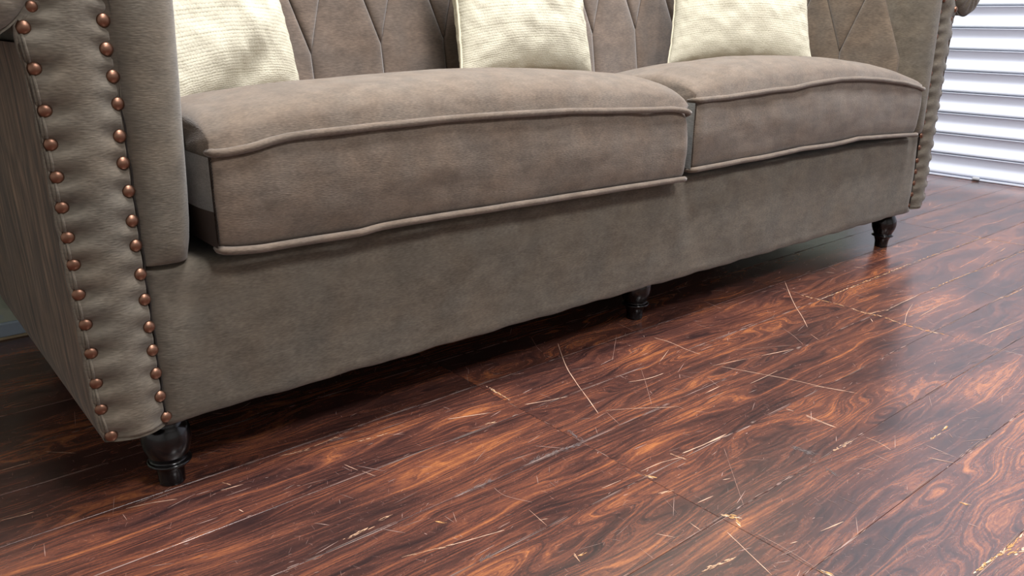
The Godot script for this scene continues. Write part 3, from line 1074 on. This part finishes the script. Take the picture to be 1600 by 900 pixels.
func hand_marks() -> void:
	mark("s", 1.6, [1.696, -1.787, 1.596, -1.646, 1.533, -1.535, 1.489, -1.447, 1.440, -1.353])
	mark("s", 1.6, [2.868, -1.700, 2.657, -1.527, 2.546, -1.424, 2.465, -1.354])
	mark("s", 1.8, [1.323, -1.519, 1.383, -1.499, 1.448, -1.481])
	mark("s", 0.8, [1.581, -1.607, 1.653, -1.580])
	mark("s", 1.2, [1.469, -1.354, 1.532, -1.318, 1.637, -1.246])
	mark("s", 1.8, [1.651, -1.439, 1.717, -1.419, 1.780, -1.416])
	mark("s", 0.6, [1.752, -1.479, 1.673, -1.388, 1.590, -1.297])
	mark("s", 1.3, [1.841, -1.480, 1.935, -1.524])
	mark("s", 1.5, [1.979, -1.624, 1.988, -1.564, 1.981, -1.488, 1.984, -1.436])
	mark("s", 1, [1.982, -1.796, 1.973, -1.699])
	mark("s", 2, [1.940, -1.358, 2.064, -1.325])
	mark("s", 0.8, [2.064, -1.325, 2.125, -1.309])
	mark("s", 2.2, [2.125, -1.309, 2.253, -1.275])
	mark("s", 1.4, [1.954, -1.340, 1.999, -1.239, 2.041, -1.137, 2.068, -1.050, 2.098, -0.989])
	mark("s", 1.2, [1.918, -1.209, 1.988, -1.209, 2.065, -1.212])
	mark("s", 1.2, [1.764, -1.251, 1.836, -1.253])
	mark("s", 0.8, [2.095, -1.395, 2.202, -1.336, 2.281, -1.297])
	mark("s", 1, [2.390, -1.402, 2.356, -1.340, 2.313, -1.278])
	mark("s", 1.5, [1.867, -0.999, 1.865, -0.958, 1.864, -0.909])
	mark("s", 2.2, [1.495, -1.074, 1.611, -1.063])
	mark("s", 1, [1.857, -1.314, 1.833, -1.255])
	mark("s", 0.8, [1.732, -1.579, 1.813, -1.646, 1.900, -1.719])
	mark("s", 1.2, [2.413, -1.311, 2.388, -1.265])
	mark("s", 0.9, [1.465, -1.350, 1.440, -1.276])
	mark("s", 1, [1.382, -1.308, 1.358, -1.276])
	mark("s", 1, [1.399, -1.547, 1.406, -1.501])
	mark("s", 1, [1.812, -1.381, 1.789, -1.361])
	mark("s", 0.7, [1.800, -1.634, 1.830, -1.621])
	mark("s", 0.7, [1.860, -1.053, 1.863, -1.029])
	mark("s", 0.7, [1.665, -1.884, 1.624, -1.810, 1.607, -1.766])
	mark("s", 4.5, [1.164, -1.498, 1.178, -1.495, 1.194, -1.491])
	mark("s", 4, [0.865, -1.625, 0.903, -1.622, 0.941, -1.616])
	mark("s", 2, [1.110, -1.582, 1.165, -1.561, 1.220, -1.540])
	mark("s", 4, [0.636, -1.286, 0.666, -1.289, 0.703, -1.292])
	mark("s", 3, [0.730, -1.302, 0.751, -1.302])
	mark("s", 2.8, [0.701, -1.167, 0.751, -1.152, 0.793, -1.139])
	mark("s", 1.4, [0.793, -1.139, 0.856, -1.123, 0.915, -1.109])
	mark("s", 1.5, [1.307, -1.085, 1.374, -1.081, 1.431, -1.066])
	mark("s", 3, [1.423, -1.103, 1.429, -1.061])
	mark("s", 4, [1.261, -0.999, 1.292, -0.990])
	mark("s", 0.9, [0.998, -1.249, 0.997, -1.206, 1.026, -1.149])
	mark("s", 1.2, [1.002, -1.132, 0.993, -1.065])
	mark("s", 1.2, [0.992, -1.090, 1.012, -1.082])
	mark("s", 1.3, [1.146, -0.904, 1.168, -0.869])
	mark("s", 0.8, [1.085, -0.891, 1.080, -0.848])
	mark("s", 1.4, [1.183, -1.092, 1.242, -1.088])
	mark("w", 4, [0.821, -1.224, 0.829, -1.215])
	mark("w", 6, [1.301, -1.072, 1.307, -1.059])
	mark("w", 5, [1.314, -1.679, 1.313, -1.629, 1.311, -1.583])
	mark("s", 3, [0.971, -0.963, 0.967, -0.949])
	mark("w", 3, [0.971, -0.950, 0.988, -0.949])
	mark("s", 1, [0.871, -1.229, 0.854, -1.193])
	mark("s", 1, [1.106, -1.225, 1.085, -1.195])
	mark("s", 1.2, [0.787, -1.549, 0.799, -1.505])
	mark("s", 1.2, [0.805, -1.495, 0.817, -1.458])
	mark("g", 5, [0.923, -1.272, 1.009, -1.274])
	mark("g", 5, [0.809, -1.061, 0.840, -1.061])
	mark("g", 7, [1.123, -1.279, 1.211, -1.278, 1.285, -1.265])
	mark("g", 6, [1.314, -1.341, 1.304, -1.277])
	mark("s", 2.4, [1.448, -1.077, 1.523, -1.071, 1.612, -1.069])
	mark("s", 1.6, [1.862, -0.995, 1.860, -0.950, 1.864, -0.908])
	mark("s", 1.1, [1.874, -0.834, 1.873, -0.800, 1.860, -0.762])
	mark("w", 3.5, [1.986, -0.726, 2.036, -0.724, 2.084, -0.729])
	mark("s", 1.4, [1.894, -0.689, 1.920, -0.629])
	mark("s", 1, [2.042, -0.669, 2.112, -0.633])
	mark("s", 1, [1.968, -0.552, 1.983, -0.528])
	mark("s", 1.3, [1.265, -0.813, 1.241, -0.745, 1.217, -0.676])
	mark("s", 5.5, [1.112, -0.770, 1.152, -0.763, 1.195, -0.753])
	mark("w", 8, [1.303, -0.865, 1.320, -0.839, 1.313, -0.821])
	mark("s", 1.2, [1.232, -0.883, 1.227, -0.848])
	mark("w", 6, [1.518, -0.434, 1.585, -0.429, 1.651, -0.422, 1.733, -0.420])
	mark("w", 8, [1.629, -0.414, 1.686, -0.403])
	mark("s", 2, [1.418, -0.692, 1.486, -0.680])
	mark("w", 5, [1.300, -0.636, 1.305, -0.608])
	mark("s", 0.6, [1.549, -1.029, 1.479, -0.957, 1.368, -0.843])
	mark("s", 1.6, [1.305, -0.919, 1.353, -0.914])
	mark("s", 7, [1.737, -0.849, 1.829, -0.849])
	mark("s", 1, [1.308, -0.773, 1.309, -0.707, 1.302, -0.639])
	mark("w", 5, [1.752, -0.561, 1.754, -0.548])
	mark("s", 1.1, [2.044, -1.091, 2.074, -1.041, 2.101, -0.978])
	mark("s", 1.3, [1.763, -1.251, 1.837, -1.255])
	mark("s", 1.5, [1.856, -1.051, 1.861, -1.031])
	mark("g", 9, [1.684, -0.930, 1.687, -0.900, 1.696, -0.875])
	mark("g", 6, [1.658, -0.823, 1.651, -0.798])
	mark("s", 1.5, [1.425, -0.941, 1.444, -0.934])
	mark("s", 0.7, [1.541, -0.959, 1.584, -0.928])
	mark("s", 0.7, [1.324, -0.741, 1.342, -0.733])
	mark("s", 1.5, [1.331, -0.709, 1.349, -0.703])
	mark("s", 1, [2.060, -0.709, 2.043, -0.693])
	mark("s", 1, [1.874, -0.563, 1.860, -0.553])
	mark("w", 4.5, [2.760, -1.560, 2.768, -1.481, 2.771, -1.386])
	mark("w", 5.5, [2.771, -1.386, 2.760, -1.306, 2.773, -1.253, 2.755, -1.174])
	mark("w", 6, [2.755, -1.174, 2.755, -1.075, 2.768, -1.017])
	mark("w", 4, [2.777, -1.486, 2.896, -1.488, 3.056, -1.489])
	mark("w", 4.5, [3.056, -1.489, 3.242, -1.491, 3.477, -1.496])
	mark("w", 3.5, [3.477, -1.496, 3.849, -1.495, 4.233, -1.485])
	mark("s", 5, [2.744, -1.298, 2.849, -1.267])
	mark("s", 2.5, [2.849, -1.267, 3.152, -1.278])
	mark("w", 3.5, [3.221, -1.279, 3.493, -1.276])
	mark("w", 3, [3.493, -1.276, 3.787, -1.264, 4.142, -1.262])
	mark("w", 4, [4.268, -1.723, 4.255, -1.608, 4.249, -1.492])
	mark("w", 5, [4.249, -1.492, 4.247, -1.389, 4.268, -1.306])
	mark("s", 1.3, [2.770, -1.162, 2.874, -1.204, 2.996, -1.240])
	mark("s", 2, [2.875, -1.160, 3.084, -1.170])
	mark("s", 1.8, [2.861, -0.942, 3.130, -0.913])
	mark("s", 1, [3.394, -1.273, 3.366, -1.163, 3.330, -1.067, 3.275, -0.959])
	mark("w", 2.5, [3.300, -1.062, 3.380, -1.051, 3.522, -1.051])
	mark("s", 2, [4.114, -1.428, 4.227, -1.432])
	mark("s", 0.8, [3.613, -1.717, 3.547, -1.616])
	mark("s", 2, [3.116, -1.663, 3.131, -1.631])
	mark("s", 1.5, [2.846, -1.184, 2.880, -1.182])
	mark("s", 2, [3.279, -1.623, 3.300, -1.591])
	mark("s", 2, [4.039, -1.326, 4.136, -1.338])
	mark("s", 1.5, [2.722, -1.262, 2.694, -1.239])
	mark("s", 1.2, [0.259, -2.056, 0.286, -2.029, 0.313, -2.003])
	mark("s", 1.4, [0.157, -2.023, 0.192, -2.025, 0.221, -2.023])
	mark("s", 2, [0.520, -1.623, 0.569, -1.616])
	mark("s", 1.4, [0.337, -1.681, 0.382, -1.670, 0.434, -1.649])
	mark("s", 3, [0.681, -1.683, 0.740, -1.668, 0.851, -1.681])
	mark("s", 2, [0.522, -1.526, 0.526, -1.511])
	mark("s", 1.1, [0.285, -2.509, 0.333, -2.492])
	mark("s", 3, [0.533, -1.658, 0.541, -1.642])
	mark("s", 0.8, [0.365, -2.243, 0.346, -2.150])
	mark("s", 1, [0.326, -1.665, 0.326, -1.635])
	mark("g", 5, [0.811, -1.672, 0.843, -1.666])
	mark("s", 1.5, [0.122, -1.801, 0.156, -1.793, 0.183, -1.791])
	mark("s", 1, [0.175, -1.655, 0.168, -1.608])
